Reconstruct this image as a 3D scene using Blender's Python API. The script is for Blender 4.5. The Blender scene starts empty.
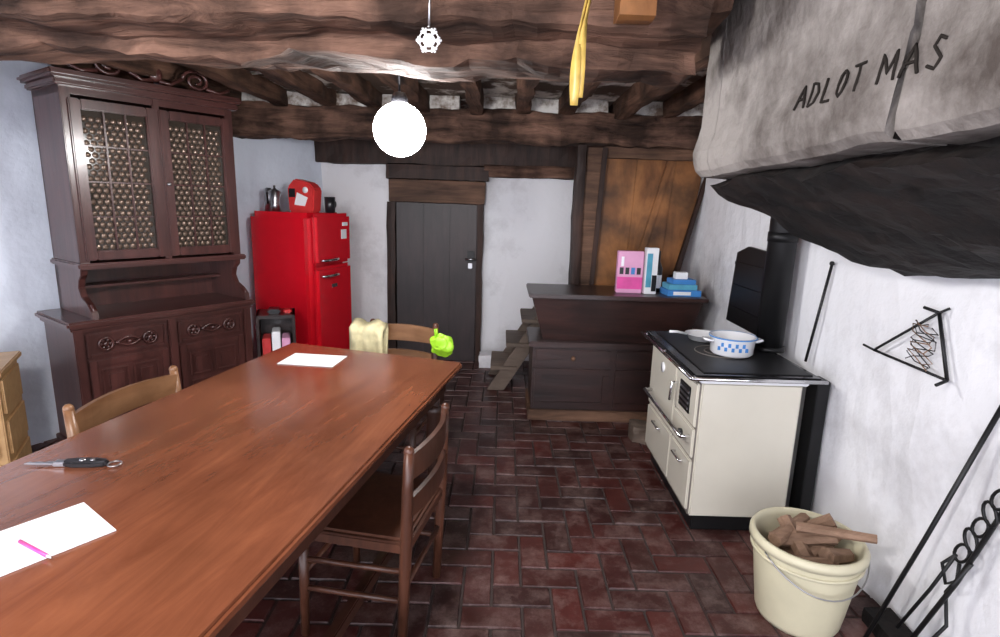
import bpy, bmesh, math, random
from mathutils import Vector, Matrix, Euler, noise
random.seed(7)
S=bpy.context.scene
# ------------------------------------------------------------------ materials
def newmat(name):
    m=bpy.data.materials.new(name);m.use_nodes=True
    nt=m.node_tree;return m,nt,nt.nodes['Principled BSDF']
def ramp(nt,stops):
    r=nt.nodes.new('ShaderNodeValToRGB');e=r.color_ramp.elements
    while len(e)<len(stops): e.new(.5)
    for i,(p,c) in enumerate(stops): e[i].position=p;e[i].color=(*c,1)
    return r
def plain(name,c,rough=.5,metal=0,spec=.5,emit=None,es=0,coat=0,var=.12,nscale=14):
    m,nt,b=newmat(name)
    n=nt.nodes.new('ShaderNodeTexNoise');n.inputs['Scale'].default_value=nscale;n.inputs['Detail'].default_value=5
    tc=nt.nodes.new('ShaderNodeTexCoord');nt.links.new(tc.outputs['Object'],n.inputs['Vector'])
    r=ramp(nt,[(.3,tuple(x*(1-var) for x in c)),(.7,tuple(min(1,x*(1+var)) for x in c))])
    nt.links.new(n.outputs['Fac'],r.inputs['Fac']);nt.links.new(r.outputs['Color'],b.inputs['Base Color'])
    b.inputs['Roughness'].default_value=rough;b.inputs['Metallic'].default_value=metal
    b.inputs['Specular IOR Level'].default_value=spec;b.inputs['Coat Weight'].default_value=coat
    if emit: b.inputs['Emission Color'].default_value=(*emit,1);b.inputs['Emission Strength'].default_value=es
    return m
def wood(name,c1,c2,axis='X',scale=6,rough=.45,bump=.15,stretch=9,spec=.5,coat=0,blotch=.5,bd=.01,bs=2.2):
    m,nt,b=newmat(name);N=nt.nodes;L=nt.links
    tc=N.new('ShaderNodeTexCoord');mp=N.new('ShaderNodeMapping')
    s=[stretch]*3;s['XYZ'.index(axis)]=1;mp.inputs['Scale'].default_value=s
    L.new(tc.outputs['Object'],mp.inputs['Vector'])
    n=N.new('ShaderNodeTexNoise');n.inputs['Scale'].default_value=scale/3;n.inputs['Detail'].default_value=8;n.inputs['Roughness'].default_value=.65;n.inputs['Distortion'].default_value=.6
    L.new(mp.outputs['Vector'],n.inputs['Vector'])
    r=ramp(nt,[(.3,c1),(.72,c2)]);L.new(n.outputs['Fac'],r.inputs['Fac'])
    n2=N.new('ShaderNodeTexNoise');n2.inputs['Scale'].default_value=bs;n2.inputs['Detail'].default_value=5
    L.new(tc.outputs['Object'],n2.inputs['Vector'])
    r2=ramp(nt,[(.35,(1-blotch,)*3),(.62,(1,1,1))]);L.new(n2.outputs['Fac'],r2.inputs['Fac'])
    mx=N.new('ShaderNodeMixRGB');mx.blend_type='MULTIPLY';mx.inputs[0].default_value=1
    L.new(r.outputs['Color'],mx.inputs[1]);L.new(r2.outputs['Color'],mx.inputs[2]);L.new(mx.outputs[0],b.inputs['Base Color'])
    bp=N.new('ShaderNodeBump');bp.inputs['Strength'].default_value=bump;bp.inputs['Distance'].default_value=bd
    L.new(n.outputs['Fac'],bp.inputs['Height']);L.new(bp.outputs['Normal'],b.inputs['Normal'])
    b.inputs['Roughness'].default_value=rough;b.inputs['Specular IOR Level'].default_value=spec;b.inputs['Coat Weight'].default_value=coat
    b.inputs['Coat Roughness'].default_value=.15
    return m
def plaster(name,c,dirt,dscale=1.6,amt=(.45,.75),bump=.4,rough=.85):
    m,nt,b=newmat(name);N=nt.nodes;L=nt.links
    tc=N.new('ShaderNodeTexCoord')
    n=N.new('ShaderNodeTexNoise');n.inputs['Scale'].default_value=dscale;n.inputs['Detail'].default_value=9;n.inputs['Roughness'].default_value=.68
    L.new(tc.outputs['Object'],n.inputs['Vector'])
    r=ramp(nt,[(amt[0],c),(amt[1],dirt)]);L.new(n.outputs['Fac'],r.inputs['Fac']);L.new(r.outputs['Color'],b.inputs['Base Color'])
    n2=N.new('ShaderNodeTexNoise');n2.inputs['Scale'].default_value=7;n2.inputs['Detail'].default_value=8
    L.new(tc.outputs['Object'],n2.inputs['Vector'])
    bp=N.new('ShaderNodeBump');bp.inputs['Strength'].default_value=bump;bp.inputs['Distance'].default_value=.03
    L.new(n2.outputs['Fac'],bp.inputs['Height']);L.new(bp.outputs['Normal'],b.inputs['Normal'])
    b.inputs['Roughness'].default_value=rough;b.inputs['Specular IOR Level'].default_value=.25;return m
M={}
M['beam']=wood('old_beam_wood',(.022,.011,.008),(.27,.150,.105),'X',6,.8,1.0,7,.2,0,.78,.03,4)
M['joist']=wood('joist_wood',(.020,.010,.007),(.19,.10,.065),'Y',5,.8,1.0,7,.2,0,.7,.02,3)
M['darkv']=wood('dark_vertical_wood',(.014,.007,.006),(.070,.034,.023),'Z',6,.6,.5,8,.3)
M['cab']=wood('cabinet_walnut',(.042,.014,.012),(.110,.038,.032),'Z',6,.3,.1,8,.5,.25,.3)
M['cabx']=wood('cabinet_walnut_h',(.042,.014,.012),(.110,.038,.032),'X',6,.28,.1,8,.5,.25,.3)
M['table']=wood('table_wood',(.15,.045,.021),(.275,.095,.044),'Y',5,.20,.04,7,.5,.5,.3)
M['tleg']=wood('table_leg_wood',(.045,.016,.010),(.10,.038,.023),'Z',6,.35,.1,7)
M['chair']=wood('chair_wood',(.06,.021,.012),(.14,.052,.028),'Z',7,.35,.08,7)
M['chairl']=wood('chair_light_wood',(.20,.09,.04),(.34,.18,.09),'X',7,.35,.08,7)
M['chest']=wood('chest_wood',(.014,.006,.005),(.050,.019,.015),'X',6,.38,.25,8,.5,.15)
M['door']=wood('door_wood',(.015,.009,.009),(.042,.024,.024),'Z',7,.5,.3,6)
M['lintel']=wood('lintel_wood',(.06,.030,.018),(.24,.13,.080),'X',6,.7,.6,9,.3)
M['panel']=wood('orange_panel_wood',(.13,.045,.012),(.42,.18,.058),'Z',5,.5,.4,3,.4,0,.75,.01,3)
M['pine']=wood('pine_wood',(.42,.24,.10),(.58,.37,.18),'X',6,.4,.05,7,.5,0,.1)
M['stepw']=wood('step_wood',(.09,.065,.05),(.22,.16,.12),'X',7,.7,.4,8)
M['log']=wood('log_wood',(.15,.08,.045),(.40,.25,.165),'X',9,.8,.5,6)
M['wall']=plaster('whitewash_plaster',(.80,.805,.83),(.40,.39,.40),1.4,(.50,.82),.5)
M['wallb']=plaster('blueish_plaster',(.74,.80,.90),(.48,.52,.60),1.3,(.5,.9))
M['ceil']=plaster('ceiling_board_plaster',(.09,.06,.045),(.60,.55,.50),2.6,(.50,.58),.5)
M['infill']=plaster('plaster_infill',(.60,.58,.55),(.14,.10,.075),5,(.44,.60),.8)
M['stone']=plaster('lintel_stone',(.235,.215,.200),(.060,.048,.042),3.6,(.40,.66),1.0,.8)
M['soot']=plaster('soot',(.006,.005,.005),(.028,.018,.015),4,(.45,.75),1.0,.75)
M['groove']=plain('carved_groove',(.018,.015,.013),.9,spec=.1)
M['crack']=plain('crack_shadow',(.006,.005,.005),.95,spec=.05)
M['black']=plain('black_iron',(.010,.010,.011),.45,.4)
M['blackg']=plain('black_stove_plate',(.012,.012,.014),.22,.3)
M['chrome']=plain('chrome',(.7,.7,.72),.15,1,var=.02)
M['steel']=plain('steel',(.45,.45,.47),.3,1,var=.05)
M['red']=plain('red_enamel',(.62,.007,.018),.18,coat=.5,var=.03)
M['redbox']=plain('red_box',(.55,.03,.03),.4)
M['cream']=plain('cream_enamel',(.62,.59,.50),.22,coat=.4,var=.05,nscale=3)
M['cream2']=plain('cream_enamel_line',(.16,.14,.12),.4)
M['white']=plain('white_enamel',(.82,.83,.85),.2,coat=.4,var=.02)
M['paper']=plain('paper',(.88,.89,.92),.7,var=.02)
M['pink']=plain('pink_plastic',(.68,.07,.32),.4)
M['pinkl']=plain('pink_box_card',(.68,.33,.52),.45,var=.05)
M['blue']=plain('blue_card',(.05,.22,.55),.45)
M['teal']=plain('teal_card',(.09,.34,.48),.45)
M['bucket']=plain('bucket_plastic',(.62,.58,.41),.4,var=.12,nscale=4)
M['green']=plain('neon_green_plastic',(.36,.72,.03),.4,var=.15)
M['cloth']=plain('cream_cloth',(.60,.54,.32),.9,var=.3)
M['yellow']=plain('yellow_strip',(.50,.34,.08),.35,var=.25,nscale=20)
M['plug']=plain('black_plastic',(.01,.01,.012),.3)
M['mortar']=plain('mortar',(.045,.030,.027),.9)
M['glow']=plain('lamp_globe_glass',(.9,.95,.95),.3,emit=(1,.98,.97),es=140,var=.01)
m,nt,b=newmat('cabinet_glass');b.inputs['Base Color'].default_value=(.035,.028,.022,1);b.inputs['Roughness'].default_value=.1
M['glass']=m
m,nt,b=newmat('bottle_glass');b.inputs['Base Color'].default_value=(.17,.12,.09,1);b.inputs['Roughness'].default_value=.10;b.inputs['Metallic'].default_value=.5
M['lens']=m
# floor tiles: colour per tile, worn dusty layer on top
m,nt,b=newmat('terracotta_tile');N=nt.nodes;L=nt.links
at=N.new('ShaderNodeAttribute');at.attribute_name='tcol'
tc=N.new('ShaderNodeTexCoord');n=N.new('ShaderNodeTexNoise');n.inputs['Scale'].default_value=2.2;n.inputs['Detail'].default_value=10;n.inputs['Roughness'].default_value=.75
L.new(tc.outputs['Object'],n.inputs['Vector']);r=ramp(nt,[(.3,(.6,.57,.56)),(.72,(1.35,1.35,1.35))]);L.new(n.outputs['Fac'],r.inputs['Fac'])
mx=N.new('ShaderNodeMixRGB');mx.blend_type='MULTIPLY';mx.inputs[0].default_value=1
L.new(at.outputs['Color'],mx.inputs[1]);L.new(r.outputs['Color'],mx.inputs[2])
nd=N.new('ShaderNodeTexNoise');nd.inputs['Scale'].default_value=5;nd.inputs['Detail'].default_value=12;nd.inputs['Roughness'].default_value=.8;L.new(tc.outputs['Object'],nd.inputs['Vector'])
rd=ramp(nt,[(.47,(0,0,0)),(.80,(.6,.6,.6))]);L.new(nd.outputs['Fac'],rd.inputs['Fac'])
mx2=N.new('ShaderNodeMixRGB');L.new(rd.outputs['Color'],mx2.inputs[0]);L.new(mx.outputs[0],mx2.inputs[1]);mx2.inputs[2].default_value=(.34,.24,.215,1)
L.new(mx2.outputs[0],b.inputs['Base Color'])
r3=ramp(nt,[(.3,(.36,)*3),(.75,(.62,)*3)]);L.new(n.outputs['Fac'],r3.inputs['Fac']);L.new(r3.outputs['Color'],b.inputs['Roughness'])
n2=N.new('ShaderNodeTexNoise');n2.inputs['Scale'].default_value=30;n2.inputs['Detail'].default_value=5;L.new(tc.outputs['Object'],n2.inputs['Vector'])
bp=N.new('ShaderNodeBump');bp.inputs['Strength'].default_value=.3;bp.inputs['Distance'].default_value=.006;L.new(n2.outputs['Fac'],bp.inputs['Height']);L.new(bp.outputs['Normal'],b.inputs['Normal'])
M['tile']=m
# ------------------------------------------------------------------ builder
class B:
    def __init__(s,name,loc=(0,0,0),rz=0):
        s.name=name;s.bm=bmesh.new();s.loc=loc;s.rz=rz;s.mats=[];s.T=Matrix.Identity(4)
    def mi(s,k):
        if k not in s.mats: s.mats.append(k)
        return s.mats.index(k)
    def _fin(s,tmp,k,smooth):
        i=s.mi(k)
        for f in tmp.faces: f.material_index=i;f.smooth=smooth
        bmesh.ops.transform(tmp,matrix=s.T,verts=tmp.verts)
        me=bpy.data.meshes.new('t');tmp.to_mesh(me);tmp.free();s.bm.from_mesh(me);bpy.data.meshes.remove(me)
    def box(s,a,b,k,bev=.004,rot=None,jit=0,sub=0):
        t=bmesh.new();bmesh.ops.create_cube(t,size=1)
        a=Vector(a);b=Vector(b);c=(a+b)/2;d=b-a
        d=Vector([max(abs(x),1e-4) for x in d])
        bmesh.ops.scale(t,vec=d,verts=t.verts)
        if bev: bmesh.ops.bevel(t,geom=list(t.edges),offset=min(bev,min(d)*.45),segments=2,affect='EDGES')
        if rot: bmesh.ops.rotate(t,matrix=Euler(rot).to_matrix(),verts=t.verts)
        bmesh.ops.translate(t,vec=c,verts=t.verts)
        s._fin(t,k,False)
    def rough(s,a,b,k,axis=0,n=30,amp=.015,m=3,sd=0.):
        """rough-hewn timber/stone: subdivided box pushed by noise"""
        t=bmesh.new();a=Vector(a);b=Vector(b);d=b-a
        cnt=[m,m,m];cnt[axis]=n
        vs={}
        def V(i,j,l):
            key=(i,j,l)
            if key not in vs:
                p=Vector((a.x+d.x*i/cnt[0],a.y+d.y*j/cnt[1],a.z+d.z*l/cnt[2]))
                q=[i/cnt[0],j/cnt[1],l/cnt[2]]
                e=[x for ii,x in enumerate(q) if ii!=axis]
                cc=(a+b)/2
                if all(x in(0,1) for x in e):
                    for ii in range(3):
                        if ii!=axis: p[ii]+= (cc[ii]-p[ii])*.06
                v=noise.noise_vector(p*3+Vector((sd,sd*2,0)))*amp+noise.noise_vector(p*11+Vector((sd,0,5)))*amp*.5
                vs[key]=t.verts.new(p+v)
            return vs[key]
        X,Y,Z=cnt
        for i in range(X):
            for j in range(Y):
                t.faces.new([V(i,j,0),V(i,j+1,0),V(i+1,j+1,0),V(i+1,j,0)]);t.faces.new([V(i,j,Z),V(i+1,j,Z),V(i+1,j+1,Z),V(i,j+1,Z)])
        for i in range(X):
            for l in range(Z):
                t.faces.new([V(i,0,l),V(i+1,0,l),V(i+1,0,l+1),V(i,0,l+1)]);t.faces.new([V(i,Y,l),V(i,Y,l+1),V(i+1,Y,l+1),V(i+1,Y,l)])
        for j in range(Y):
            for l in range(Z):
                t.faces.new([V(0,j,l),V(0,j,l+1),V(0,j+1,l+1),V(0,j+1,l)]);t.faces.new([V(X,j,l),V(X,j+1,l),V(X,j+1,l+1),V(X,j,l+1)])
        s._fin(t,k,False)
    def cyl(s,p0,p1,r0,k,r1=None,seg=20,smooth=True):
        p0=Vector(p0);p1=Vector(p1);d=p1-p0;t=bmesh.new()
        bmesh.ops.create_cone(t,cap_ends=True,segments=seg,radius1=r0,radius2=r0 if r1 is None else r1,depth=d.length)
        q=d.to_track_quat('Z','Y').to_matrix().to_4x4()
        bmesh.ops.transform(t,matrix=Matrix.Translation((p0+p1)/2)@q,verts=t.verts);s._fin(t,k,smooth)
    def sph(s,c,r,k,sc=(1,1,1),seg=20):
        t=bmesh.new();bmesh.ops.create_uvsphere(t,u_segments=seg,v_segments=max(6,seg//2),radius=r)
        bmesh.ops.scale(t,vec=sc,verts=t.verts);bmesh.ops.translate(t,vec=c,verts=t.verts);s._fin(t,k,True)
    def lathe(s,prof,c,k,seg=32,lobes=0,la=0):
        t=bmesh.new();rings=[]
        for r,z in prof:
            ring=[]
            for i in range(seg):
                a=2*math.pi*i/seg;q=max(r,1e-4)*(1+la*math.cos(lobes*a))
                ring.append(t.verts.new((c[0]+q*math.cos(a),c[1]+q*math.sin(a),c[2]+z)))
            rings.append(ring)
        for a,b in zip(rings,rings[1:]):
            for i in range(seg): t.faces.new([a[i],a[(i+1)%seg],b[(i+1)%seg],b[i]])
        bmesh.ops.recalc_face_normals(t,faces=t.faces)
        s._fin(t,k,True)
    def tube(s,pts,r,k,seg=8,closed=False,flat=1):
        pts=[Vector(p) for p in pts];t=bmesh.new();rings=[];n=len(pts);up=None
        for i,p in enumerate(pts):
            if closed: d=pts[(i+1)%n]-pts[i-1]
            else: d=pts[min(i+1,n-1)]-pts[max(i-1,0)]
            d.normalize()
            if up is None:
                up=Vector((0,0,1)) if abs(d.z)<.9 else Vector((1,0,0))
            x=up.cross(d)
            if x.length<1e-4: x=Vector((0,1,0)).cross(d)
            x.normalize();y=d.cross(x);up=y
            rr=r[i] if isinstance(r,(list,tuple)) else r
            rings.append([t.verts.new(p+x*rr*math.cos(2*math.pi*j/seg)+y*rr*flat*math.sin(2*math.pi*j/seg)) for j in range(seg)])
        rg=list(zip(rings,rings[1:]))
        if closed: rg.append((rings[-1],rings[0]))
        for a,b in rg:
            for j in range(seg): t.faces.new([a[j],a[(j+1)%seg],b[(j+1)%seg],b[j]])
        if not closed: t.faces.new(rings[0][::-1]);t.faces.new(rings[-1])
        bmesh.ops.recalc_face_normals(t,faces=t.faces)
        s._fin(t,k,True)
    def prism(s,poly,ax,d0,d1,k,bev=0,smooth=False):
        """poly: 2-D points in the two axes other than ax, extruded from d0 to d1 along ax"""
        t=bmesh.new();o=[i for i in range(3) if i!=ax]
        def P(q,d):
            v=[0,0,0];v[o[0]]=q[0];v[o[1]]=q[1];v[ax]=d;return t.verts.new(v)
        A=[P(q,d0) for q in poly];C=[P(q,d1) for q in poly];n=len(poly)
        t.faces.new(A);t.faces.new(C[::-1])
        for i in range(n): t.faces.new([A[i],C[i],C[(i+1)%n],A[(i+1)%n]])
        bmesh.ops.recalc_face_normals(t,faces=t.faces)
        if bev: bmesh.ops.bevel(t,geom=list(t.edges),offset=bev,segments=2,affect='EDGES')
        s._fin(t,k,smooth)
    def hexa(s,bot,top,k,bev=.004):
        t=bmesh.new();A=[t.verts.new(p) for p in bot];C=[t.verts.new(p) for p in top]
        t.faces.new(A);t.faces.new(C[::-1])
        for i in range(4): t.faces.new([A[i],C[i],C[(i+1)%4],A[(i+1)%4]])
        bmesh.ops.recalc_face_normals(t,faces=t.faces)
        if bev: bmesh.ops.bevel(t,geom=list(t.edges),offset=bev,segments=2,affect='EDGES')
        s._fin(t,k,False)
    def torus(s,c,R,r,k,ax='y',seg=24):
        pts=[]
        for i in range(seg):
            a=2*math.pi*i/seg;u,v=R*math.cos(a),R*math.sin(a)
            pts.append(Vector(c)+(Vector((u,0,v)) if ax=='y' else Vector((0,u,v)) if ax=='x' else Vector((u,v,0))))
        s.tube(pts,r,k,6,True)
    def done(s):
        me=bpy.data.meshes.new(s.name);s.bm.to_mesh(me);s.bm.free()
        for k in s.mats: me.materials.append(M[k])
        o=bpy.data.objects.new(s.name,me);o.location=s.loc;o.rotation_euler=(0,0,s.rz);S.collection.objects.link(o);return o
# ------------------------------------------------------------------ room shell
CZ=2.42
b=B('floor');b.box((-4.6,-.9,-.08),(2.2,6,-.008),'mortar',0);fl=b
t=bmesh.new();cl=t.loops.layers.color.new('tcol');w=.125
def tile(x0,y0,x1,y1):
    g=.0045;x0+=g;y0+=g;x1-=g;y1-=g
    h=random.uniform(-.003,.001)
    bt=[t.verts.new((x,y,-.01)) for x,y in((x0,y0),(x1,y0),(x1,y1),(x0,y1))]
    e=.004;tp=[t.verts.new((x,y,h+random.uniform(-.0015,.0015))) for x,y in((x0+e,y0+e),(x1-e,y0+e),(x1-e,y1-e),(x0+e,y1-e))]
    k=random.uniform(.72,1.28);hu=random.random()
    c=(.225*k+.02*hu,.088*k+.016*(1-hu),.072*k+.02*(1-hu),1)
    fs=[t.faces.new(tp)]+[t.faces.new([bt[i],bt[(i+1)%4],tp[(i+1)%4],tp[i]]) for i in range(4)]
    for f in fs:
        for l in f.loops:l[cl]=c
for i in range(-34,18):
    for j in range(-7,47):
        s_=(i-j)%4
        if s_==0: tile(i*w,j*w,(i+2)*w,(j+1)*w)
        elif s_==3: tile(i*w,j*w,(i+1)*w,(j+2)*w)
me=bpy.data.meshes.new('tt');t.to_mesh(me);t.free()
mi=b.mi('tile');n0=len(b.bm.faces);b.bm.loops.layers.color.new('tcol')
b.bm.from_mesh(me);b.bm.faces.ensure_lookup_table()
for f in b.bm.faces[n0:]: f.material_index=mi
b.done()
b=B('wall_right');b.rough((1.62,-.9,-.05),(1.78,5.75,2.5),'wall',1,70,.014,10);b.done()
b=B('wall_back');b.rough((-2.0,5.6,-.05),(1.8,5.76,2.5),'wall',0,40,.012,8);b.done()
# left wall runs from the back corner (-1.77,5.6) outwards to the left
la=math.atan2(1.18,2.24)
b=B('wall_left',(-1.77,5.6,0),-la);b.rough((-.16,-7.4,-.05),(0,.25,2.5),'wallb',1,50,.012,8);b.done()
b=B('ceiling');b.box((-4.9,-.9,CZ),(1.8,5.8,CZ+.08),'ceil',0);b.done()
b=B('trim_beam_front')
b.rough((-3.75,1.75,2.115),(.60,2.07,2.40),'beam',0,120,.035,9,3.)
b.rough((-3.75,1.93,2.05),(.62,2.17,2.20),'beam',0,90,.04,5,13.)
b.rough((-3.75,1.69,2.25),(.60,1.80,2.41),'beam',0,90,.03,5,23.)
b.rough((.50,1.78,2.17),(.66,2.3,2.38),'joist',1,12,.02,4,3.)
b.done()
b=B('trim_beam_back');b.rough((-2.4,4.62,2.07),(1.64,4.86,2.32),'beam',0,90,.03,6,9.);b.done()
b=B('trim_joists');b2=B('plaster_infill')
for i in range(13):
    x=-3.4+i*.385+random.uniform(-.06,.06);wd=random.uniform(.09,.15);dz=random.uniform(-.02,.02)
    b.rough((x,.0,2.29+dz),(x+wd,5.6,2.425),'joist',1,50,.024,3,i*3.)
    if x>-2.4: b2.rough((x+wd,4.64,2.31),(x+.385,4.78,2.42),'infill',0,6,.015,3,i*1.)
    if i%3==1: b2.rough((x+wd,3.2+.2*i%1,2.395),(x+.38,4.0,2.43),'infill',1,8,.02,3,i*2.)
b.done();b2.done()
b=B('trim_header_back')
b.rough((-1.8,5.50,1.93),(1.62,5.62,2.2),'darkv',0,40,.02,3,5.)
b.rough((-1.12,5.46,1.80),(-.15,5.60,1.93),'darkv',0,12,.012,3,7.)
b.rough((-.2,5.47,1.84),(.75,5.58,1.95),'beam',0,12,.015,3,8.)
b.done()
# door with lintel
b=B('door_1')
b.box((-1.04,5.54,.0),(-.25,5.60,1.58),'door',.004)
for i in range(3): b.box((-1.035+i*.261,5.527,.02),(-1.035+i*.261+.259,5.545,1.57),'door',.002)
b.rough((-1.10,5.48,1.58),(-.18,5.62,1.80),'lintel',0,14,.01,3,1.)
b.rough((-1.13,5.50,0),(-1.045,5.62,1.58),'darkv',2,14,.01,2,2.)
b.rough((-.25,5.50,0),(-.19,5.62,1.6),'darkv',2,14,.01,2,2.)
b.box((-.34,5.505,1.02),(-.27,5.527,1.13),'black',.004);b.cyl((-.36,5.49,1.05),(-.25,5.49,1.05),.010,'steel');b.box((-.33,5.49,.96),(-.29,5.52,1.01),'steel',.004)
b.done()
# wooden enclosure beside the stairs
b=B('wood_partition',(0,0,0))
b.rough((.57,4.62,0),(.65,4.76,2.08),'darkv',2,22,.015,3,4.)
b.prism([(.60,.5),(.735,.5),(.79,2.06),(.66,2.06)],1,4.66,4.71,'lintel',.003)
b.prism([(.72,.5),(.755,.5),(.82,2.06),(.78,2.06)],1,4.64,4.71,'darkv',.003)
b.prism([(.69,.5),(1.03,.5),(1.07,1.98),(.80,1.98)],1,4.70,4.73,'panel',.003)
b.prism([(1.03,.5),(1.30,.5),(1.38,1.98),(1.07,1.98)],1,4.695,4.725,'panel',.003)
b.prism([(1.30,.5),(1.42,.5),(1.60,1.80),(1.60,1.98),(1.38,1.98)],1,4.70,4.73,'panel',.003)
b.rough((.80,4.66,1.98),(1.62,4.72,2.07),'lintel',0,14,.008,2,4.)
b.prism([(1.33,.6),(1.38,.6),(1.62,1.74),(1.62,1.86)],1,4.64,4.69,'darkv',.003)
b.prism([(1.05,.9),(1.11,.9),(1.36,1.97),(1.31,1.97)],1,4.675,4.695,'panel',.003)
b.done()
# stairs
b=B('wooden_stairs')
for yy in(4.66,5.1): b.prism([(-.10,0),(.05,0),(.46,.67),(.31,.67)],1,yy,yy+.035,'stepw',.004)
for i in range(3):
    x=-.04+i*.128;z=.19+i*.21
    b.box((x-.03,4.63,z),(x+.2,5.14,z+.035),'stepw',.005)
b.done()
b=B('stone_block');b.rough((-.2,5.3,-.002),(.0,5.5,.13),'wall',0,5,.015,4,2.);b.done()
# ------------------------------------------------------------------ fireplace hood
b=B('fireplace_hood')
prof=[(.86,1.74),(.80,1.705),(.92,1.645),(1.05,1.575),(1.2,1.495),(1.38,1.42),(1.615,1.375),(1.615,2.41),(.86,2.41)]
pr=[]
for (x0,z0),(x1,z1) in zip(prof[:6],prof[1:7]):
    for k in range(3): pr.append((x0+(x1-x0)*k/3,z0+(z1-z0)*k/3))
prof=pr+prof[6:]
t=bmesh.new();R=[];ny=70
for j in range(ny+1):
    y=-.55+(2.24+.55)*j/ny;row=[]
    for (x,z) in prof:
        top=z>2
        if z<2: z+= (2.24-y)*(.025+.08*max(0,(x-.86)/.75))
        p=Vector((x,y,z));q=noise.noise_vector(p*4)*.03+noise.noise_vector(p*14)*.018
        if x>1.6: q=q*.3
        if top: q=q*0
        row.append(t.verts.new(p+Vector((min(0,q.x) if x>1.6 else q.x,0,q.z))))
    R.append(row)
n=len(prof)
for a_,c_ in zip(R,R[1:]):
    for i in range(n): t.faces.new([a_[i],a_[(i+1)%n],c_[(i+1)%n],c_[i]])
t.faces.new(R[0]);t.faces.new(R[-1][::-1]);bmesh.ops.recalc_face_normals(t,faces=t.faces)
b._fin(t,'soot',False)
# stone lintel slabs, split by the crack, bottom arris worn
def crk(z,sd): return .040*noise.noise(Vector((3,sd,z*5)))+.014*noise.noise(Vector((7,sd,z*19)))+(z-1.9)*-.10
def stn(p): return noise.noise_vector(Vector(p)*5+Vector((2,0,0)))*.012+noise.noise_vector(Vector(p)*17)*.006
pf=[(.875,1.725),(.80,1.727),(.765,1.730),(.745,1.75),(.737,1.78),(.736,1.82),(.740,1.85),(.746,1.88)]+[(.750,1.92+.04*k) for k in range(13)]+[(.875,2.41)]
def slab(y0,y1,e0=False,e1=False):
    t=bmesh.new();ny=max(4,int((y1-y0)/.035))
    R=[]
    for j in range(ny+1):
        u=j/ny;row=[]
        for x,z in pf:
            zz=z+((2.24-(y0+(y1-y0)*u))*.025 if z<1.95 else 0)
            a_=y0+(crk(z,1.)+.008 if e0 else 0);c_=y1+(crk(z,1.)-.008 if e1 else 0)
            yy=a_+(c_-a_)*u
            p=Vector((x,yy,zz));q=stn(p)
            row.append(t.verts.new(p+Vector((q.x,0,q.z*.6))))
        R.append(row)
    n=len(pf)
    for a_,c_ in zip(R,R[1:]):
        for i in range(n): t.faces.new([a_[i],a_[(i+1)%n],c_[(i+1)%n],c_[i]])
    t.faces.new(R[0]);t.faces.new(R[-1][::-1]);bmesh.ops.recalc_face_normals(t,faces=t.faces)
    b._fin(t,'stone',False)
slab(1.13,2.10,True,False);slab(-.55,1.12,False,True);slab(2.106,2.26)
b.tube([(.775,1.125+crk(z,1.),z) for z in [1.76+.03*i for i in range(22)]],.018,'crack',6)
# carved lettering, cut as thin strokes running along the stone
G={'A':[[(0,0),(.5,1),(1,0)],[(.22,.42),(.78,.42)]],'D':[[(0,0),(0,1),(.55,.9),(.8,.5),(.55,.1),(0,0)]],'L':[[(0,1),(0,0),(.7,0)]],
 'O':[[(.4+.4*math.cos(a*.785),.5+.5*math.sin(a*.785)) for a in range(9)]],'T':[[(.4,0),(.4,1)],[(0,1),(.85,1)]],
 'M':[[(0,0),(.1,1),(.5,.3),(.9,1),(1,0)]],'S':[[(.8,.85),(.4,1),(.1,.75),(.7,.3),(.4,0),(0,.15)]]}
def srf(y,z):
    zs=z-(2.24-y)*.025 if z<1.98 else z
    xb=.750
    for (xa,za),(xc,zc) in zip(pf[3:],pf[4:-1]):
        if za<=zs<=zc: xb=xa+(xc-xa)*(zs-za)/(zc-za)
    return min(xb+stn((xb,y,zs)).x,xb+stn((xb,y,z)).x)-.0015
yc=1.515;hh=.054
for ch in 'ADLOT MAS':
    if ch==' ': yc-=.030;continue
    for st in G[ch]:
        P=[]
        for (u0,v0),(u1,v1) in zip(st,st[1:]):
            for k in range(5):
                u=u0+(u1-u0)*k/4;v=v0+(v1-v0)*k/4
                if k==4 and (u1,v1)!=st[-1]: continue
                y=yc-u*hh*.8;z=1.868+v*hh+(1.5-yc)*.0;P.append((srf(y,z),y,z))
        b.tube(P,.0034,'groove',5)
    yc-=hh*1.10
b.done()
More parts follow.
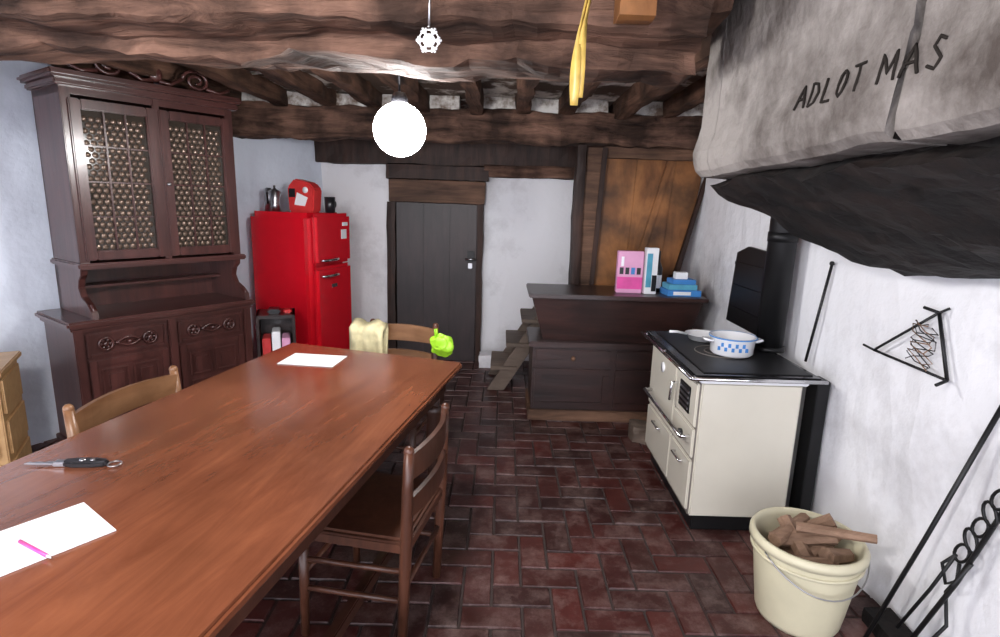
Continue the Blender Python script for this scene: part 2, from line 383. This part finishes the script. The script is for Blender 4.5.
# ------------------------------------------------------------------ cabinet
b=B('china_cabinet',(-2.385,3.00,0),math.atan2(.82,.58))
W=1.12;D=.54
b.box((.02,.03,0),(W-.02,D-.01,.09),'cabx')
b.box((.04,.05,.08),(W-.04,D-.01,.84),'cab')
b.box((0,0,.845),(W,D,.885),'cabx',.012);b.box((.02,.02,.82),(W-.02,D-.01,.847),'cabx',.008)
for x in(.03,W/2-.025,W-.08): b.box((x,.025,.09),(x+.05,.06,.83),'cab',.006)
def frame(x0,x1,z0,z1,y,wd,k='cab',dp=.015,bev=.004):
    b.box((x0,y-dp,z0),(x0+wd,y,z1),k,bev);b.box((x1-wd,y-dp,z0),(x1,y,z1),k,bev)
    b.box((x0+wd,y-dp,z0),(x1-wd,y,z0+wd),k,bev);b.box((x0+wd,y-dp,z1-wd),(x1-wd,y,z1),k,bev)
for x0,x1 in((.09,W/2-.035),(W/2+.035,W-.09)):
    frame(x0,x1,.66,.80,.05,.018)
    cx=(x0+x1)/2
    for k_ in(-.12,.12):
        b.torus((cx+k_,.038,.73),.036,.008,'cab');b.sph((cx+k_,.036,.73),.016,'cab',(1,.6,1),10)
        for a in range(6): b.sph((cx+k_+.024*math.cos(a*1.047),.04,.73+.024*math.sin(a*1.047)),.009,'cab',(1,.6,1),8)
    b.tube([(cx-.07+.14*i/8,.035,.725+.03*math.sin(math.pi*i/8)) for i in range(9)],.008,'cab',6)
    b.tube([(cx-.07+.14*i/8,.035,.735-.03*math.sin(math.pi*i/8)) for i in range(9)],.008,'cab',6)
    b.sph((cx,.022,.73),.014,'cab',seg=10)
    frame(x0,x1,.12,.64,.05,.04)
    for (a0,a1,c0,c1) in((x0+.06,cx-.01,.42,.58),(cx+.01,x1-.06,.42,.58),(x0+.06,cx-.01,.18,.39),(cx+.01,x1-.06,.18,.39)):
        frame(a0,a1,c0,c1,.05,.014,'cab',.014);b.box((a0+.03,.036,c0+.03),(a1-.03,.052,c1-.03),'cab',.008)
# recess and scroll brackets
UL=.13;UR=W-.03
b.box((UL,D-.07,.88),(UR,D-.01,1.2),'cab')
for x in(UL,UR-.035):
    b.prism([(.02,.885),(D-.01,.885),(D-.01,1.18),(.11,1.18),(.12,1.13),(.16,1.10),(.18,1.05),(.15,1.00),(.08,.97),(.03,.93)],0,x,x+.035,'cab',.004)
    b.torus((x+.017,.07,.93),.028,.009,'cab','x',14)
b.box((UL+.005,.34,1.02),(UR-.005,D-.05,1.035),'cabx',.004)
# upper
ZT=2.16
b.box((UL-.02,.07,1.165),(UR+.02,D-.01,1.20),'cabx',.008)
b.box((UL,.11,1.19),(UL+.04,D-.01,ZT),'cab');b.box((UR-.04,.11,1.19),(UR,D-.01,ZT),'cab')
b.box((UL,D-.04,1.19),(UR,D-.01,ZT),'cab');b.box((UL,.11,ZT-.04),(UR,D-.01,ZT+.02),'cabx')
b.box((UL,.105,1.19),(UL+.05,.13,ZT),'cab',.004);b.box((UR-.05,.105,1.19),(UR,.13,ZT),'cab',.004)
MX=(UL+UR)/2
b.box((MX-.02,.10,1.19),(MX+.02,.13,ZT),'cab',.006)
for x0,x1 in((UL+.03,MX-.008),(MX+.008,UR-.03)):
    z0,z1=1.215,ZT-.06
    frame(x0,x1,z0,z1,.112,.055,'cab',.025,.006)
    b.box((x0+.05,.112,z0+.05),(x1-.05,.118,z1-.05),'glass',0)
    for i in(1,2): 
        xx=x0+.055+(x1-x0-.11)*i/3;b.box((xx-.005,.096,z0+.05),(xx+.005,.112,z1-.05),'cab',.002)
    for i in(1,2,3):
        zz=z0+.05+(z1-z0-.1)*i/4;b.box((x0+.05,.098,zz-.004),(x1-.05,.112,zz+.004),'cab',.002)
    r=.0185;nz=int((z1-z0-.12)/(r*1.75))
    for iz in range(nz):
        for ix in range(11):
            xx=x0+.072+ix*r*2*.98+(r if iz%2 else 0)
            if xx<x1-.068: b.sph((xx,.112,z0+.072+iz*r*1.75),r*.88,'lens',(1,.35,1),8)
b.sph((MX+.03,.08,1.66),.012,'steel',seg=10)
b.box((UL-.03,.07,ZT),(UR+.03,D-.01,ZT+.035),'cabx',.008);b.box((UL-.06,.03,ZT+.035),(UR+.04,D,ZT+.075),'cabx',.014)
# crest with scrolls
zc=ZT+.135
for sg in(-1,1):
    cx=MX+sg*.24;pts=[]
    for i in range(30):
        a=i/29*3.6*math.pi;rr=.085*(1-i/29*.8)
        pts.append((cx-sg*rr*math.cos(a),.07,zc+rr*.75*math.sin(a)))
    b.tube(pts,.010,'cab',6)
    b.tube([(cx-sg*.085,.07,zc),(MX+sg*.08,.07,zc-.045),(MX+sg*.02,.07,zc-.035)],.012,'cab',6)
    b.tube([(cx+sg*.06,.07,zc-.035),(MX+sg*.38,.07,zc-.05),(MX+sg*.45,.07,zc-.02)],.012,'cab',6)
b.sph((MX,.07,zc),.04,'cab',(1,.5,1.1),14)
b.done()
# ------------------------------------------------------------------ fridge
fa=-math.atan2(.29,.957)
b=B('refrigerator',(-1.49,4.5,0),fa)
b.box((-.66,0,.05),(-.065,.52,1.48),'red',.045)
b.box((-.06,0,1.055),(0,.52,1.475),'red',.028);b.box((-.06,0,.09),(0,.52,1.045),'red',.028)
b.box((-.63,.02,0),(-.05,.50,.06),'black',.01)
for z in(1.10,.97):
    b.tube([(.0,.05,z),(.035,.06,z),(.04,.12,z),(.04,.20,z),(.035,.25,z),(0,.26,z)],.011,'chrome',8)
b.box((0,.36,1.26),(.004,.44,1.34),'white',.001);b.box((0,.38,1.37),(.004,.46,1.40),'white',.001);b.box((0,.2,.86),(.003,.28,.89),'chrome',.001)
b.done()
def fr(x,y):
    c,s_=math.cos(fa),math.sin(fa);return(-1.49+c*x-s_*y,4.5+s_*x+c*y)
x,y=fr(-.24,.2)
b=B('snack_bag',(x,y,1.48),fa)
b.prism([(-.11,0),(.12,0),(.14,.19),(.09,.24),(-.05,.27),(-.12,.20)],1,-.06,.06,'redbox',.012)
b.prism([(-.05,.06),(.05,.05),(.08,.12),(-.02,.16)],1,-.064,-.058,'white')
b.box((-.10,-.064,.12),(-.04,-.058,.19),'plug',.001);b.cyl((.06,-.066,.18),(.06,-.06,.18),.025,'white');b.done()
x,y=fr(-.55,.15);b=B('metal_can',(x,y,1.48),fa);b.lathe([(0,0),(.035,0),(.035,.17),(.02,.19),(0,.19)],(0,0,0),'steel',20);b.done()
x,y=fr(-.45,.10);b=B('moka_pot',(x,y,1.48),fa);b.lathe([(0,0),(.045,0),(.035,.07),(.033,.08),(.05,.16),(.02,.18),(.008,.19),(.01,.21),(0,.21)],(0,0,0),'steel',8);b.tube([(-.045,0,.15),(-.075,0,.15),(-.07,0,.06)],.008,'plug');b.done()
x,y=fr(-.06,.30);b=B('black_mug',(x,y,1.48),fa);b.lathe([(0,0),(.04,0),(.045,.13),(.04,.13),(.036,.01),(0,.01)],(0,0,0),'plug',20);b.torus((0,.055,.07),.03,.007,'plug','x');b.done()
# low shelf between cabinet and fridge
b=B('low_shelf',(-1.53,4.08,0),.35)
for z in(.03,.38,.72): b.box((-.27,0,z),(0,.26,z+.025),'chest',.003)
b.box((-.27,0,0),(-.25,.26,.745),'chest',.003);b.box((-.02,0,0),(0,.26,.745),'chest',.003);b.box((-.27,.25,0),(0,.27,.745),'chest',.003)
b.done()
b=B('food_packages',(-1.53,4.08,0),.35)
for i,(z,k) in enumerate([(.406,'redbox'),(.406,'white'),(.406,'pinkl'),(.056,'pinkl'),(.056,'redbox'),(.056,'white')]):
    x=-.235+(i%3)*.068;b.box((x,.02,z),(x+.058,.2,z+.16+.05*(i%2)),k,.006)
b.box((-.19,.05,.746),(-.1,.18,.78),'plug',.01);b.box((-.08,.06,.746),(-.02,.16,.77),'redbox',.01)
b.done()
# ------------------------------------------------------------------ chest
b=B('bread_chest')
x0,x1,y0,y1=.23,1.47,4.0,4.5
b.box((x0-.025,y0-.035,.945),(x1+.025,y1,.975),'chest',.006)
b.hexa([(x0+.10,y0+.06,.60),(x1-.08,y0+.06,.60),(x1-.08,y1-.05,.60),(x0+.10,y1-.05,.60)],[(x0,y0,.945),(x1,y0,.945),(x1,y1-.01,.945),(x0,y1-.01,.945)],'chest',.006)
b.box((x0-.01,y0-.01,.575),(x1+.01,y1-.01,.615),'chest',.006)
b.box((x0+.02,y0+.02,.06),(x1-.02,y1-.02,.58),'chest',.005)
b.box((x0,y0,0),(x1,y1-.01,.085),'lintel',.005)
for (a,c) in((x0+.04,x0+.60),(x0+.64,x1-.04)):
    b.box((a,y0+.002,.43),(c,y0+.03,.56),'chest',.008);b.sph(((a+c)/2,y0-.012,.495),.018,'lintel',seg=12)
    for q in((a,.15,a+.05,.36),(c-.05,.15,c,.36)): b.box((q[0],y0+.005,q[1]),(q[2],y0+.03,q[3]),'chest',.002)
    b.box((a,y0+.004,.10),(c,y0+.03,.149),'chest',.002);b.box((a,y0+.004,.361),(c,y0+.03,.41),'chest',.002)
b.done()
b=B('puzzle_box',(.955,4.17,.975),-.03)
b.box((-.095,-.03,0),(.095,.03,.31),'pinkl',.004)
b.box((-.093,-.032,.03),(.093,-.03,.12),'pink',0);b.box((-.07,-.034,.20),(-.05,-.03,.27),'white',0)
for i in range(4): b.box((-.078+i*.042,-.034,.14),(-.05+i*.042,-.031,.19),'plug' if i!=2 else 'blue',0)
b.done()
b=B('carton',(1.105,4.15,.975),.1);b.box((-.045,-.03,0),(.045,.03,.34),'white',.003);b.box((-.04,-.033,.05),(.0,-.03,.30),'teal',0);b.box((.005,-.033,.02),(.04,-.03,.14),'plug',0);b.done()
b=B('liquor_bottle',(1.19,4.26,.975));b.lathe([(0,0),(.036,0),(.036,.18),(.014,.23),(.014,.31),(0,.31)],(0,0,0),'plug',20);b.lathe([(.0365,.03),(.0365,.13)],(0,0,0),'white',20);b.done()
b=B('board_game_stack',(1.33,4.13,.975),.06)
b.box((-.12,-.09,0),(.13,.09,.045),'blue',.003);b.box((-.11,-.08,.046),(.10,.08,.085),'teal',.003);b.box((-.08,-.07,.086),(.09,.07,.12),'blue',.003)
b.box((-.08,-.092,.01),(.05,-.09,.035),'white',0);b.box((-.05,-.035,.121),(.04,.03,.17),'white',.003);b.done()
# ------------------------------------------------------------------ stove
b=B('wood_stove')
x0,x1,y0,y1=.975,1.465,2.565,3.41
b.box((x0+.03,y0+.03,0),(x1-.02,y1-.03,.10),'black',.005)
b.box((x0,y0,.09),(x1,y1,.80),'cream',.012)
b.box((x0-.01,y0-.01,.795),(x1+.02,y1+.01,.82),'white',.006)
b.box((x0-.055,y0-.05,.82),(x1+.06,y1+.04,.848),'blackg',.008)
b.box((x0,y0-.01,.848),(x1+.03,y1,.853),'black',.002)
b.torus((1.2,2.95,.853),.13,.003,'cream2','z',28);b.torus((1.2,2.95,.853),.08,.003,'cream2','z',24)
rl=[(x0-.075,y0-.06,.835),(x0-.075,y1+.03,.835)]
b.tube(rl,.009,'chrome');b.tube([(x0-.075,y0-.065,.835),(x1+.07,y0-.065,.835)],.009,'chrome')
for yy in(y0-.04,3.0,y1): b.cyl((x0-.075,yy,.835),(x0-.04,yy,.835),.007,'chrome')
# front (faces -x): doors
def fp(ya,yb,za,zb,k='cream',th=.014,bev=.006): b.box((x0-th,ya,za),(x0+.005,yb,zb),k,bev)
fp(y0+.01,y1-.01,.10,.79,'cream2',.002,0)
fp(y0+.015,y0+.33,.56,.785);fp(y0+.345,y1-.015,.40,.785)
fp(y0+.015,y0+.33,.40,.55);fp(y0+.015,y0+.33,.12,.385);fp(y0+.345,y1-.015,.12,.385)
b.box((x0-.02,y0+.09,.60),(x0-.012,y0+.25,.74),'black',.004)
for i in range(4): b.box((x0-.024,y0+.10,.62+i*.028),(x0-.018,y0+.24,.632+i*.028),'steel',.002)
b.tube([(x0-.01,y0+.30,.70),(x0-.045,y0+.30,.70),(x0-.05,y0+.30,.60)],.008,'chrome')
b.tube([(x0-.01,y0+.05,.50),(x0-.06,y0+.05,.50),(x0-.06,y1-.08,.50),(x0-.01,y1-.08,.50)],.010,'chrome')
b.cyl((x0-.012,y0+.17,.47),(x0-.03,y0+.17,.47),.022,'plug')
for ya in(y0+.17,y0+.58): b.tube([(x0-.01,ya-.06,.34),(x0-.035,ya-.06,.34),(x0-.035,ya+.06,.34),(x0-.01,ya+.06,.34)],.006,'chrome')
b.cyl((x0-.012,y0+.58,.70),(x0-.02,y0+.58,.70),.03,'white')
b.done()
b=B('stove_pipe');b.cyl((1.495,3.02,.855),(1.495,3.02,2.42),.072,'black');b.cyl((1.495,3.02,.855),(1.495,3.02,.88),.082,'black');b.cyl((1.495,3.02,1.45),(1.495,3.02,1.50),.076,'black');b.done()
b=B('heat_shield');b.prism([(3.12,.855),(3.84,.855),(3.78,1.33),(3.62,1.38),(3.12,1.36)],0,1.578,1.60,'black',.003)
for z in(.95,1.1,1.25): b.box((1.570,3.14,z),(1.578,3.78,z+.02),'black',.002)
b.done()
b=B('stove_gap_shade');b.box((1.54,2.58,0),(1.60,2.68,.815),'black',.004);b.done()  # shade of the gap between stove and wall, put in as a black bar
b=B('fire_poker');b.tube([(1.575,2.78,.86),(1.60,2.72,1.36)],.007,'black');b.sph((1.60,2.72,1.37),.012,'black',seg=10);b.done()
b=B('enamel_pot',(1.24,2.90,.857))
b.lathe([(0,0),(.095,0),(.108,.012),(.113,.09),(.120,.095),(.120,.10),(.108,.10),(.104,.02),(0,.012)],(0,0,0),'white',36)
for i in range(9):
    a=math.radians(215+i*9);p=Vector((math.cos(a),math.sin(a),0));c=p*.1135
    b.box(Vector((c.x,c.y,.045+.022*(i%2)))-Vector((.007,.002,.01)),Vector((c.x,c.y,.045+.022*(i%2)))+Vector((.007,.002,.01)),'blue',0)
b.lathe([(.1205,.094),(.1212,.097),(.1205,.101)],(0,0,0),'blue',36)
for sg in(-1,1): b.tube([(sg*.112,-.03,.075),(sg*.15,-.02,.08),(sg*.15,.02,.08),(sg*.112,.03,.075)],.007,'white')
b.done()
b=B('frying_pan',(1.20,3.22,.856))
b.lathe([(0,0),(.08,0),(.10,.035),(.105,.035),(.094,.03),(.078,.008),(0,.008)],(0,0,0),'white',32);b.tube([(-.10,0,.03),(-.16,-.02,.045),(-.21,-.04,.05)],.008,'white')
b.done()
# ------------------------------------------------------------------ bucket with firewood
b=B('plastic_bucket',(1.25,2.01,0))
b.lathe([(0,.0),(.150,0),(.158,.02),(.197,.31),(.197,.325),(.212,.325),(.212,.345),(.203,.36),(.193,.36),(.188,.33),(.150,.02),(0,.015)],(0,0,0),'bucket',44)
b.lathe([(.196,.285),(.204,.285),(.204,.295),(.196,.295)],(0,0,0),'bucket',44)
hp=[(.212*math.cos(a),.212*math.sin(a)*1.0,.325-.10*math.sin((a-math.radians(200))/math.radians(140)*math.pi)) for a in [math.radians(200+140*i/16) for i in range(17)]]
b.tube([(x*1.01,y*1.01,z) for x,y,z in hp],.003,'steel',6)
b.done()
b=B('firewood',(1.25,2.01,0))
for (p0,p1,r) in [((-.10,-.06,.20),(.14,.04,.35),.038),((-.12,.05,.30),(.10,-.02,.36),.033),((-.05,.12,.25),(.13,.06,.39),.038),((.0,-.12,.22),(-.05,.10,.37),.036),((-.13,.0,.33),(.05,.12,.36),.03),((.02,-.10,.33),(.13,-.06,.31),.035),((-.04,.02,.38),(.20,-.10,.41),.022),((-.1,-.02,.2),(.1,-.02,.2),.07),((-.1,.06,.2),(.1,.06,.22),.07),((-.09,-.08,.28),(.06,-.11,.30),.035)]:
    b.cyl(p0,p1,r,'log',r*.8,7,False)
b.done()
b=B('stone_lump',(1.01,3.70,0));b.rough((-.06,-.08,0),(.06,.06,.12),'stepw',2,4,.03,3);b.done()
# ------------------------------------------------------------------ wall tools
b=B('iron_trivet')
A=(1.59,2.00,1.27);Bp=(1.585,2.30,1.05);C=(1.585,1.90,1.045)
b.tube([A,Bp],.0055,'black');b.tube([Bp,C],.0055,'black');b.tube([C,A],.0065,'black')
b.tube([Bp,(1.57,2.35,1.06)],.005,'black');b.tube([A,(1.57,2.05,1.28)],.006,'black');b.tube([C,(1.54,1.89,1.03)],.006,'black')
b.tube([(1.61,1.98,1.29),(1.58,1.99,1.27)],.005,'black')
random.seed(3)
for k_ in range(5):
    pts=[]
    for i in range(9): pts.append((1.575,2.03+.06*math.sin(i*1.3+k_*2)+random.uniform(-.02,.02),1.22-.02*i+random.uniform(-.01,.01)))
    b.tube(pts,.0022,'log' if k_%2 else 'black',5)
b.done()
b=B('fire_irons')
b.tube([(1.43,1.86,.0),(1.52,1.78,.5),(1.60,1.68,1.06)],.008,'black')
b.tube([(1.45,1.74,.0),(1.57,1.68,.40),(1.60,1.58,.80),(1.60,1.50,.92)],.008,'black')
b.tube([(1.44,1.70,0.0),(1.55,1.66,.25),(1.56,1.70,.35),(1.57,1.64,.50)],.006,'black')
random.seed(5)
for i in range(7):
    R_=[];cy=1.70-.022*i;cz=.50+.062*i
    for j in range(14):
        a=2*math.pi*j/14;R_.append((1.585,cy+.026*math.cos(a)+.010*math.sin(a)*(1 if i%2 else -1),cz+.036*math.sin(a)))
    b.tube(R_,.0055,'black',6,True)
b.tube([(1.585,1.72,.48),(1.58,1.76,.42),(1.58,1.73,.36),(1.58,1.69,.40),(1.585,1.70,.46)],.006,'black')
b.tube([(1.585,1.72,.48),(1.575,1.78,.30),(1.50,1.80,.12)],.006,'black')
b.done()
b=B('hearth_kerb');b.rough((1.50,.2,-.002),(1.61,1.98,.06),'soot',1,14,.008,3);b.done()
# ------------------------------------------------------------------ table
ta=-math.atan2(.186,.983)
b=B('dining_table',(-.19,2.85,0),ta)  # origin far right corner, x<0 to the left, y<0 to the camera
TW,TL=1.065,2.75
q=[(-TW-.02,-TL),(0,-TL),(0,0),(-TW+.01,.11)]
b.hexa([(x,y,.745) for x,y in q],[(x,y,.78) for x,y in q],'table',.010)
b.box((-TW+.03,-TL+.03,.725),(-.03,-.03,.746),'tleg',.008)
for a,c in(((-TW+.07,-TL+.07),(-TW+.10,-.07)),((-.10,-TL+.07),(-.07,-.07))): b.box((*a,.63),(*c,.727),'tleg',.004)
b.box((-TW+.07,-.10,.63),(-.07,-.07,.727),'tleg',.004);b.box((-TW+.07,-TL+.07,.63),(-.07,-TL+.10,.727),'tleg',.004)
for x in(-TW+.12,-.12):
    for y in(-.12,-TL+.12):
        b.box((x-.045,y-.045,.58),(x+.045,y+.045,.727),'tleg',.006)
        b.lathe([(.0,0),(.032,0),(.036,.03),(.028,.06),(.034,.2),(.043,.4),(.036,.5),(.046,.54),(.044,.58),(0,.58)],(x,y,0),'tleg',20)
b.box((-TW+.10,-TL+.12,.12),(-TW+.14,-.12,.17),'tleg',.005);b.box((-.14,-TL+.12,.12),(-.10,-.12,.17),'tleg',.005)
b.done()
def sheet(name,c,sx,sy,rz,z=.7815):
    b=B(name,(c[0],c[1],z),rz);b.box((-sx/2,-sy/2,0),(sx/2,sy/2,.0025),'paper',0);return b
sheet('paper_sheet',(-.965,2.80),.29,.20,-.10).done()
sheet('notepad',(-1.12,1.20),.21,.30,-.62).done()
b=B('pen',(-1.08,1.17,.789),-.45);b.cyl((-.06,0,0),(.06,0,0),.0045,'pink',seg=10);b.cyl((.06,0,0),(.075,0,0),.004,'white',.001,10);b.cyl((-.06,0,0),(-.07,0,0),.0045,'white',seg=10);b.done()
# key: flat steel blade, black moulded fob and split ring
b=B('car_key',(-1.33,1.59,.7805),.08)
b.prism([(-.115,-.004),(-.02,-.008),(-.02,.010),(-.05,.010),(-.06,.005),(-.075,.009),(-.09,.004),(-.105,.007)],2,.006,.011,'steel',.001)
b.box((-.03,-.013,.002),(.01,.015,.016),'steel',.004)
b.prism([(0,-.012),(.03,-.020),(.09,-.020),(.125,-.012),(.132,0),(.125,.012),(.09,.020),(.03,.020),(0,.014)],2,.001,.020,'plug',.005)
b.cyl((.055,0,.018),(.055,0,.022),.009,'steel',seg=16);b.cyl((.085,0,.018),(.085,0,.022),.007,'steel',seg=16)
b.torus((.148,.0,.006),.019,.0025,'steel','z',18)
b.done()
# ------------------------------------------------------------------ chairs
def chair(loc,rz,wd=.40,dp=.42,h=.82,k='chair',top='chair',lean=.04):
    """back along local x at y=0; seat extends toward +y"""
    b=B('dining_chair',(loc[0],loc[1],0),rz);w2=wd/2
    for sx in(-1,1):
        b.tube([(sx*w2,0.02,0),(sx*w2,.01,.25),(sx*w2,.0,.45),(sx*w2*1.02,-lean/2,.65),(sx*w2*1.02,-lean,h)],[.018,.021,.022,.020,.017],k,12,flat=1.1)
        b.sph((sx*w2*1.02,-lean,h),.019,k,seg=12)
        b.tube([(sx*w2*1.05,dp,0),(sx*w2*1.05,dp-.01,.43)],[.016,.020],k,12)
        b.tube([(sx*w2,0.01,.2),(sx*w2*1.05,dp,.2)],.011,k);b.tube([(sx*w2,0.01,.32),(sx*w2*1.05,dp,.32)],.011,k)
        b.box((sx*w2-.012,.01,.395),(sx*w2+.012,dp,.435),k,.004)
    b.tube([(-w2*1.05,dp,.25),(w2*1.05,dp,.25)],.011,k);b.tube([(-w2,0.01,.25),(w2,.01,.25)],.011,k)
    b.box((-w2*1.05,dp-.022,.395),(w2*1.05,dp+.0,.435),k,.004);b.box((-w2,-.01,.395),(w2,.02,.435),k,.004)
    b.box((-w2-.015,.0,.43),(w2+.015,dp+.015,.455),top,.012)
    def slat(z0,z1,dep):
        n=12;t=bmesh.new();F=[]
        for i in range(n+1):
            u=-1+2*i/n;x=u*w2;y=-lean*.6-dep*(1-u*u);zt=z1+.012*(1-u*u)
            F.append([t.verts.new((x,y-.009,z0)),t.verts.new((x,y-.009,zt)),t.verts.new((x,y+.009,zt)),t.verts.new((x,y+.009,z0))])
        for a,c in zip(F,F[1:]):
            for j in range(4): t.faces.new([a[j],a[(j+1)%4],c[(j+1)%4],c[j]])
        t.faces.new(F[0]);t.faces.new(F[-1][::-1]);bmesh.ops.recalc_face_normals(t,faces=t.faces)
        b._fin(t,top,False)
    slat(h-.11,h-.02,.035);slat(h-.25,h-.18,.03)
    return b.done()
# right side chair: back on the +x side, seat toward -x  (local +y -> -x)
chair((-.265,1.965),math.radians(90)+ta,.42,.40,.785,'chair','chair',.012)
chair((-1.49,2.17),math.radians(-90)+ta,.50,.42,.83,'chairl','chairl',.03)
chair((-.60,3.34),math.radians(180)+ta,.40,.40,.86,'chair','chairl')
b=B('tea_towel',(-.80,3.34,0),ta)
t=bmesh.new();G_=[]
for i in range(13):
    row=[]
    for j in range(15):
        u=(i/12-.5)*.22;v=j/14
        if v<.5: y=-.055;z=.60+v*2*.28
        else: y=.02;z=.88-(v-.5)*2*.25
        y+=.012*math.sin(i*1.4+j*.4);z+=.012*math.sin(i*.9)
        row.append(t.verts.new((u,y,z)))
    G_.append(row)
for i in range(12):
    for j in range(14): t.faces.new([G_[i][j],G_[i+1][j],G_[i+1][j+1],G_[i][j+1]])
b._fin(t,'cloth',True);o=b.done();md=o.modifiers.new('s','SOLIDIFY');md.thickness=.012
b=B('plastic_bag',(-.345,3.28,0),ta)
t=bmesh.new();bmesh.ops.create_icosphere(t,subdivisions=4,radius=1)
for v in t.verts:
    v.co+=noise.noise_vector(v.co*1.7)*.35;v.co=Vector((v.co.x*.07,v.co.y*.035,.755+v.co.z*.065))
b._fin(t,'green',False);b.tube([(-.03,0,.81),(-.035,0,.855),(-.05,.01,.85),(-.04,0,.80)],.007,'green');b.done()
# pine drawer unit on the far left
b=B('pine_drawer_unit',(-2.40,2.55,0),math.radians(30))
b.box((-.5,0,.05),(0,.40,.72),'pine',.006);b.box((-.52,-.02,.72),(.02,.42,.75),'pine',.006)
for z in(.10,.31,.52): b.box((-.47,-.015,z),(-.03,.0,z+.18),'pine',.006);b.sph((-.25,-.025,z+.09),.015,'lintel',seg=10);b.box((0,.03,z),(.012,.37,z+.18),'pine',.006)
for x in(-.48,-.04): b.box((x,.02,0),(x+.04,.06,.06),'pine');b.box((x,.34,0),(x+.04,.38,.06),'pine')
b.done()
# ------------------------------------------------------------------ hanging things
b=B('pendant_lamp',(-.47,2.6,0))
b.lathe([(0.115*math.sin(a),1.915-.115*math.cos(a)) for a in [math.pi*.92*i/18 for i in range(19)]],(0,0,0),'glow',40)
b.lathe([(.0,2.075),(.026,2.07),(.036,2.045),(.038,2.015),(.030,2.017)],(0,0,0),'plug',24)
b.tube([(0,0,2.06),(.0,.0,2.2),(.01,0,2.42)],.005,'plug',6);b.done()
b=B('snowflake_ornament',(-.21,1.60,2.03))
for i in range(3):
    a=math.pi*i/3;d=Vector((math.cos(a),0,math.sin(a)))
    b.tube([d*.034,-d*.034],.0035,'white',6)
    for sg in(-1,1):
        for e in(-.6,.6):
            q=Vector((math.cos(a+e),0,math.sin(a+e)));b.tube([d*.018*sg,d*.018*sg+q*.014*sg],.003,'white',5)
b.torus((0,0,0),.013,.004,'white');b.torus((0,0,0),.026,.002,'white')
b.tube([(0,0,.034),(.002,0,.1),(0,0,.16),(.0,.12,.24)],.003,'steel',6);b.done()
b=B('fly_strip',(.18,1.58,0))
for dx,dz in((0,0),(.012,.02)):
    t=bmesh.new();pv=None
    for i in range(16):
        u=i/15;z=1.875+dz+u*.27;xx=-.010*math.sin(u*math.pi)+.022*u+dx;wv=.009*(.4+math.sin(math.pi*min(1,u+.25)));
        a=t.verts.new((xx-wv,0.006*math.sin(6*u),z));c=t.verts.new((xx+wv,-.006*math.sin(6*u),z))
        if pv: t.faces.new([pv[0],pv[1],c,a])
        pv=(a,c)
    b._fin(t,'yellow',True)
b.tube([(.02,0,2.14),(.02,.05,2.2),(.02,.14,2.28)],.002,'plug',5)
o=b.done();md=o.modifiers.new('s','SOLIDIFY');md.thickness=.002
b=B('wood_wedge');b.rough((.30,1.655,2.12),(.40,1.74,2.26),'panel',0,3,.008,3);b.done()
# ------------------------------------------------------------------ camera and light
cam=bpy.data.cameras.new('camera');co=bpy.data.objects.new('camera',cam);S.collection.objects.link(co);S.camera=co
cam.sensor_width=36;cam.lens=36*560/1000;cam.clip_start=.05
p=math.atan(.21);rr=.03
Fw=Vector((0,math.cos(p),-math.sin(p)));R0=Vector((1,0,0));U0=Vector((0,math.sin(p),math.cos(p)))
R=R0*math.cos(rr)+U0*math.sin(rr);U=U0*math.cos(rr)-R0*math.sin(rr)
mw=Matrix((( R.x,U.x,-Fw.x,0),(R.y,U.y,-Fw.y,0),(R.z,U.z,-Fw.z,1.62),(0,0,0,1)));co.matrix_world=mw
wd=bpy.data.worlds.new('world');S.world=wd;wd.use_nodes=True
bg=wd.node_tree.nodes['Background'];bg.inputs[0].default_value=(.90,.90,1,1);bg.inputs[1].default_value=4.6
def light(name,loc,e,r,c):
    l=bpy.data.lights.new(name,'POINT');l.energy=e;l.shadow_soft_size=r;l.color=c
    o=bpy.data.objects.new(name,l);o.location=loc;S.collection.objects.link(o)
light('fill_light_near',(-.9,.2,2.15),130,.12,(1,.96,.94))  # added point light out of view, fills the room; no fixture modelled
S.view_settings.view_transform='Standard'
